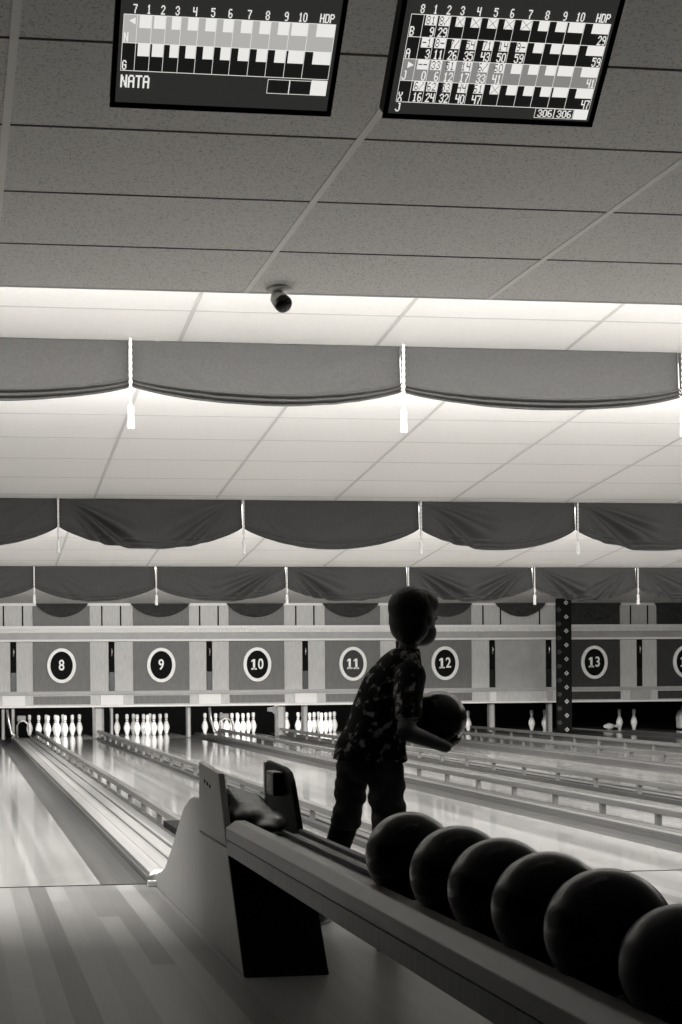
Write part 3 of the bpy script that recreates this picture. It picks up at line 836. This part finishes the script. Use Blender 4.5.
rack = hood
RY0, RY1 = 0.9, 4.90
obj('side_beam', prism_y(bmesh.new(), [(.955, .378), (.98, .378), (.98, .428), (.955, .428)], RY0, RY1), M['rack_wood'], rack)
obj('top_cap', prism_y(bmesh.new(), [(.952, .431), (1.025, .431), (1.025, .497), (.985, .497), (.952, .472)], RY0, RY1), M['rack_top'], rack, bevel=0.004)
obj('bed', bx(0.98, 1.235, RY0, RY1, .385, .445), M['rack_top'], rack)
obj('track_rail', bx(1.040, 1.060, RY0, RY1, .445, .464), M['rubber'], rack, bevel=0.004)
obj('track_rail', bx(1.140, 1.160, RY0, RY1, .445, .464), M['rubber'], rack, bevel=0.004)
obj('groove', bx(1.026, 1.044, RY0, RY1, .445, .452), M['rubber'], rack)
obj('outer_edge', bx(1.215, 1.24, RY0, RY1, .38, .462), M['rubber'], rack, bevel=0.006)
for y in (1.2,):
    bm = prism_y(bmesh.new(), [(.99, 0), (1.22, 0), (1.20, .385), (1.01, .385)], y, y+.10); obj('stand', bm, M['hood_dark'], rack)

by = [(3.31, 'ball'), (2.975, 'ball'), (2.735, 'ball'), (2.50, 'ball'), (2.262, 'ball'), (2.01, 'ball_mottled')]
lab = ['black bowling ball at the far end of the rack, nearest the boy', 'second black bowling ball from the far end of the rack', 'third black bowling ball from the far end of the rack',
       'fourth black bowling ball from the far end of the rack', 'fifth black bowling ball from the far end of the rack', 'mottled dark ball at the lower right edge, nearest the viewer']
RB = 0.108; bx0 = 1.10; dzc = math.sqrt(RB**2-0.041**2)
for (y, mm), l in zip(by, lab):
    RB = 0.098 if mm == 'ball_mottled' else 0.108; dzc = math.sqrt(RB**2-0.041**2)
    t = thing('bowling_ball', l, 'bowling ball', (bx0, y, .464+dzc+0.001), 'balls on the rack')
    bm = bmesh.new(); bmesh.ops.create_uvsphere(bm, u_segments=48, v_segments=28, radius=RB)
    obj('ball_shell', bm, M[mm], t, True)
    a = random.uniform(0, 6)
    for dx, dy, r in ((-.013, .0, .012), (.013, .0, .012), (0, -.055, .0145)):
        d = Vector((dx, dy, RB*.96)).normalized()
        rot = Matrix.Rotation(-1.5, 3, 'X') @ Matrix.Rotation(a, 3, 'Z')
        d = rot @ d
        bm = bmesh.new(); bmesh.ops.create_circle(bm, cap_ends=True, segments=16, radius=r)
        q = d.to_track_quat('Z', 'Y'); bmesh.ops.transform(bm, matrix=Matrix.Translation(d*(RB+.0004)) @ q.to_matrix().to_4x4(), verts=bm.verts)
        obj('finger_hole', bm, M['black'], t)

# ------------------------------------------------------------------ the boy
boy = thing('person', 'boy seen from behind in a dark patterned shirt and jeans carrying a bowling ball', 'person', (1.53, 5.3, 0))
O = Vector((1.53, 5.3, 0))
FX, FY = 0.80, 0.60                                  # the way the chest faces
fwd = Vector((FX, FY, 0)); rgt = Vector((FY, -FX, 0))
def J(x, y, z): return Vector((x, y, z))-O            # world -> local
B = dict(
 pelvis=(1.585, 5.25, .69), waist=(1.610, 5.25, .80), chest=(1.675, 5.26, .955), neck=(1.735, 5.265, 1.085), headb=(1.765, 5.275, 1.16),
 rs=(1.718, 5.15, 1.010), re=(1.660, 5.03, .800), rw=(1.838, 5.10, .738),
 ls=(1.682, 5.35, 1.008), le=(1.72, 5.48, .84), lw=(1.80, 5.43, .77),
 rh=(1.630, 5.20, .66), rk=(1.622, 5.11, .37), ra=(1.575, 5.0, .065),
 lh=(1.540, 5.31, .66), lk=(1.520, 5.33, .465), la=(1.462, 5.57, .07))
P = {k: J(*v) for k, v in B.items()}
BALL = J(1.862, 5.25, .842)
HEAD = J(1.784, 5.28, 1.236)
hd = Vector((0.86, 0.50, -0.05)).normalized()         # where the face looks
bm = bmesh.new()
cone_bm(bm, P['pelvis'], P['waist'], .084, .078); cone_bm(bm, P['waist'], P['chest'], .078, .078); cone_bm(bm, P['chest'], P['neck'], .076, .036)
cone_bm(bm, P['neck'], P['headb'], .036, .036)
cone_bm(bm, P['rs'], P['ls'], .046, .046)
for s in 'rl':
    cone_bm(bm, P[s+'s'], P[s+'e'], .040, .034); cone_bm(bm, P[s+'e'], P[s+'w'], .035, .023)
    cone_bm(bm, P[s+'h'], P[s+'k'], .055, .043); cone_bm(bm, P[s+'k'], P[s+'k'].lerp(P[s+'a'], .4), .042, .044); cone_bm(bm, P[s+'k'].lerp(P[s+'a'], .4), P[s+'a'], .044, .028)
# head: skull, jaw, nose, ears, lips, brow
lat = Vector((0, 0, 1)).cross(hd).normalized()
rotH = Matrix((hd, lat, Vector((0, 0, 1)))).transposed()
ball_bm(bm, HEAD+Vector((0, 0, .012))-hd*.006, 1, 3, (.093, .076, .094), rotH)
ball_bm(bm, HEAD+hd*.034+Vector((0, 0, -.056)), 1, 3, (.060, .058, .056), rotH)
ball_bm(bm, HEAD+hd*.068+Vector((0, 0, -.090)), .018, 2)
cone_bm(bm, HEAD+hd*.087+Vector((0, 0, .004)), HEAD+hd*.103+Vector((0, 0, -.022)), .007, .011)
ball_bm(bm, HEAD+hd*.089+Vector((0, 0, -.056)), 1, 2, (.010, .022, .006), rotH)
for s in (-1, 1):
    ball_bm(bm, HEAD+lat*s*.077-hd*.004+Vector((0, 0, -.012)), 1, 2, (.018, .008, .028), rotH)
    ball_bm(bm, HEAD+hd*.081+lat*s*.031+Vector((0, 0, .014)), 1, 2, (.010, .016, .008), rotH)
# hands wrapped on the ball: palm and five fingers on the ball's surface
R_ = .108
def on_ball(d, off): return BALL + d.normalized()*(R_+off)
def hand(w, pd, spread):
    """w wrist, pd palm direction on the ball from its centre, fingers run along `spread`"""
    pd = pd.normalized(); sp = (spread-pd*spread.dot(pd)).normalized(); cr = pd.cross(sp).normalized()
    palm = on_ball(pd, .013)
    cone_bm(bm, w, palm, .021, .019, 12)
    for k in (-1.5, -.5, .5, 1.5):
        base = on_ball(pd+cr*k*.15+sp*.22, .011); cone_bm(bm, palm+cr*k*.006, base, .013, .011, 10)
        L = (.85, 1.0, .95, .72)[int(k+1.5)]
        pr = base
        for q in (0.26, .46, .62):
            nx = on_ball(pd+cr*k*(.17+.03*q)+sp*(.22+q*1.05*L), .009); cone_bm(bm, pr, nx, .0095-.002*q, .0088-.002*q, 8); pr = nx
    t0 = on_ball(pd+cr*.34-sp*.02, .010); t1 = on_ball(pd+cr*.55+sp*.16, .009); t2 = on_ball(pd+cr*.66+sp*.34, .008)
    cone_bm(bm, palm, t0, .014, .012, 10); cone_bm(bm, t0, t1, .0115, .010, 8); cone_bm(bm, t1, t2, .010, .008, 8)
hand(P['rw'], Vector((-.05, -.42, -.9)), Vector((1.0, .1, .15)))
hand(P['lw'], Vector((-.25, .75, -.6)), Vector((.9, .2, .1)))
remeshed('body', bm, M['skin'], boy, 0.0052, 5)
# eyes
bm = bmesh.new()
for s in (-1, 1): ball_bm(bm, HEAD+hd*.080+lat*s*.032+Vector((0, 0, 0.0)), .0095, 2)
ey = obj('eyes', bm, M['trim_grey'], boy, True)
bm = bmesh.new()
for s in (-1, 1): ball_bm(bm, HEAD+hd*.0865+lat*s*.032, .0048, 2)
obj('iris', bm, M['black_gloss'], ey, True)
# hair: close-cut cap over crown, sides and nape
bm = bmesh.new()
ball_bm(bm, HEAD+Vector((0, 0, .034))-hd*.026, 1, 4, (.088, .090, .086), rotH)
ball_bm(bm, HEAD+Vector((0, 0, -.034))-hd*.036, 1, 3, (.070, .082, .076), rotH)
ball_bm(bm, HEAD+Vector((0, 0, .052))+hd*.004, 1, 4, (.090, .087, .068), rotH)
ball_bm(bm, HEAD+Vector((0, 0, .050))-hd*.045, 1, 3, (.056, .070, .056), rotH)
ball_bm(bm, HEAD+Vector((0, 0, -.070))-hd*.044, 1, 3, (.042, .056, .046), rotH)
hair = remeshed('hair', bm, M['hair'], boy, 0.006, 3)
# shirt: loose, flared at the hem, short sleeves to the elbow
bm = bmesh.new()
def loft(secs, seg=36):
    rings = []
    for c, a, b, ax in secs:
        c = Vector(c)-O; ax = Vector(ax).normalized(); ay = Vector((0, 0, 1)).cross(ax).normalized()
        rings.append([bm.verts.new(c+ax*a*math.cos(2*PI*i/seg)+ay*b*math.sin(2*PI*i/seg)) for i in range(seg)])
    for p, q in zip(rings, rings[1:]):
        for i in range(seg): bm.faces.new((p[i], p[(i+1) % seg], q[(i+1) % seg], q[i]))
    bm.faces.new(rings[0][::-1]); bm.faces.new(rings[-1])
A = (FY, -FX*0.6, 0)
A = (0.86, -0.5, 0)
loft([((1.587, 5.25, .682), .148, .122, A), ((1.590, 5.25, .73), .138, .118, A), ((1.604, 5.25, .79), .126, .112, A), ((1.628, 5.25, .86), .116, .106, A),
      ((1.662, 5.255, .95), .118, .104, A), ((1.684, 5.26, 1.00), .112, .098, A), ((1.700, 5.26, 1.04), .100, .088, A), ((1.718, 5.262, 1.08), .078, .068, A), ((1.742, 5.265, 1.115), .050, .048, A)])
for s, k in (('r', 1), ('l', 1)):
    cone_bm(bm, P[s+'s'], P[s+'s'].lerp(P[s+'e'], .72), (.060 if k > 0 and s == 'r' else .050), .052)
bmesh.ops.recalc_face_normals(bm, faces=bm.faces)
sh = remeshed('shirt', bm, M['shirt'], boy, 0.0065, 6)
# creases
for v in sh.data.vertices:
    c = v.co; low = max(0, min(1, (.98-c.z)/.3))
    n = v.normal
    a = math.sin(38*(c.z*0.8+c.x*1.1)+6*c.y) * 0.0035 + math.sin(70*c.x-31*c.z)*0.002
    v.co = c+n*a*(.4+low)
# jeans; shade on the left shin is painted as a darker leg piece
bm = bmesh.new()
ball_bm(bm, P['pelvis']+Vector((0, 0, .0)), 1, 3, (.110, .094, .105), Matrix.Rotation(math.radians(-30), 3, 'Z'))
cone_bm(bm, P['rh'], P['rk'], .074, .060); cone_bm(bm, P['rk'], P['rk'].lerp(P['ra'], .85), .060, .054)
cone_bm(bm, P['lh'], P['lk'], .068, .056); cone_bm(bm, P['lk'], P['lk'].lerp(P['la'], .12), .058, .054)
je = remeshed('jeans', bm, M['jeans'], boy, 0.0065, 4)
for v in je.data.vertices:
    c = v.co; v.co = c+v.normal*(0.004*math.sin(60*c.z+20*c.x)+0.003*math.sin(110*c.z-45*c.y))*(1 if c.z < .62 else .3)
bm = bmesh.new()
cone_bm(bm, P['lk'].lerp(P['la'], .10), P['lk'].lerp(P['la'], .45), .0535, .050); cone_bm(bm, P['lk'].lerp(P['la'], .45), P['la'], .050, .040)
remeshed('shaded_trouser_leg', bm, M['shin_shade'], boy, 0.007, 3)
for s, d in (('r', Vector((.75, .62, 0))), ('l', Vector((.45, .86, 0)))):
    d.normalize(); a = P[s+'a']; f = Vector((a.x, a.y, 0))
    bm = bmesh.new(); rot = Matrix((d, Vector((0, 0, 1)).cross(d), Vector((0, 0, 1)))).transposed()
    ball_bm(bm, f+Vector((0, 0, .045))-d*.01, 1, 3, (.055, .040, .042), rot); ball_bm(bm, f+Vector((0, 0, .038))+d*.075, 1, 3, (.075, .044, .034), rot); ball_bm(bm, f+Vector((0, 0, .030))+d*.13, 1, 3, (.050, .040, .026), rot)
    cone_bm(bm, a+Vector((0, 0, .01)), f+Vector((0, 0, .05)), .042, .040)
    so = remeshed('shoe', bm, M['shoe'], boy, 0.006, 3)
    for v in so.data.vertices: v.co.z = max(v.co.z, .010)
    bm = bmesh.new(); seg = 28; out = []
    for i in range(seg):
        t_ = 2*PI*i/seg; q = d*(.065+.125*math.cos(t_))+Vector((0, 0, 1)).cross(d)*(.044*math.sin(t_)); out.append(f+q)
    lo = [bm.verts.new(p+Vector((0, 0, .001))) for p in out]; hi_ = [bm.verts.new(p+Vector((0, 0, .014))) for p in out]
    bm.faces.new(lo[::-1]); bm.faces.new(hi_)
    for i in range(seg): bm.faces.new((lo[i], lo[(i+1) % seg], hi_[(i+1) % seg], hi_[i]))
    obj('shoe_sole', bm, M['sole'], so)
t = thing('bowling_ball', 'black bowling ball held in the boy\'s hands', 'bowling ball', BALL+O)
bm = bmesh.new(); bmesh.ops.create_uvsphere(bm, u_segments=48, v_segments=28, radius=R_)
obj('ball_shell', bm, M['ball'], t, True)
for dx, dz in ((-.013, .02), (.013, .02), (0, -.035)):
    d = Vector((.5+dx*6, .6, .45+dz*8)).normalized(); bm = bmesh.new(); bmesh.ops.create_circle(bm, cap_ends=True, segments=14, radius=.012)
    bmesh.ops.transform(bm, matrix=Matrix.Translation(d*(R_+.0004)) @ d.to_track_quat('Z', 'Y').to_matrix().to_4x4(), verts=bm.verts)
    obj('finger_hole', bm, M['black'], t)

# ------------------------------------------------------------------ light
def strip(name, x0, x1, y, z, h, power, nrm=(0, 1, 0), col=(1, .988, .97)):
    l = bpy.data.lights.new(name, 'AREA'); l.shape = 'RECTANGLE'; l.size = x1-x0; l.size_y = h; l.energy = power; l.color = col
    o = bpy.data.objects.new(name, l); COL.objects.link(o)
    z_ = -Vector(nrm).normalized(); x_ = Vector((1, 0, 0)); y_ = z_.cross(x_)
    o.matrix_world = Matrix.Translation(((x0+x1)/2, y, z)) @ Matrix((x_, y_, z_)).transposed().to_4x4()
    return o
strip('cove_light_step', -2, 10, STEP+0.12, 3.00, 0.10, 320, (0, 1, -.1))
strip('cove_downlight_step', -2, 10, STEP+0.125, 3.16, 0.13, 640, (0, -.05, -1))
strip('cove_light_near', -2, 10, 8.80, 2.90, 0.10, 380, (0, 1, -.45))
strip('cove_downlight_near', -2, 10, 8.84, 2.92, 0.10, 130, (0, .3, -1))
strip('cove_light_mid', -2, 10, 12.90, 2.50, 0.10, 450, (0, 1, -.45))
strip('cove_downlight_mid', -2, 10, 12.94, 2.50, 0.10, 80, (0, .3, -1))
strip('cove_light_far', -1, 8.2, 16.10, 2.17, 0.10, 460)
strip('cove_downlight_far', -1, 8.2, 16.14, 2.16, 0.10, 80, (0, .3, -1))
for n, cx in ((8, 1.80), (9, 3.41), (10, 5.05), (11, 6.60)):
    strip('pin_deck_light', cx-.5, cx+.5, WALL+0.12, 0.78, 0.10, 26 if n != 9 else 8, (0, .9, -.45))

import re
NW = {8: 'eight', 9: 'nine', 10: 'ten', 11: 'eleven', 12: 'twelve', 13: 'thirteen', 14: 'fourteen'}
for o in bpy.data.objects:
    if 'label' in o: o['label'] = re.sub(r'\b(\d+)\b', lambda q: NW[int(q.group(1))], o['label'])
    if 'group' in o: o['group'] = re.sub(r'\b(\d+)\b', lambda q: NW[int(q.group(1))], o['group'])

w = bpy.data.worlds.new('world'); SC.world = w; w.use_nodes = True
w.node_tree.nodes['Background'].inputs['Color'].default_value = (0.55, 0.85, 1.0, 1)
w.node_tree.nodes['Background'].inputs['Strength'].default_value = 0.012
SC.view_settings.view_transform = 'Standard'; SC.view_settings.look = 'None'
SC.view_settings.gamma = 1; SC.view_settings.use_curve_mapping = False
SC.view_settings.exposure = 0.0
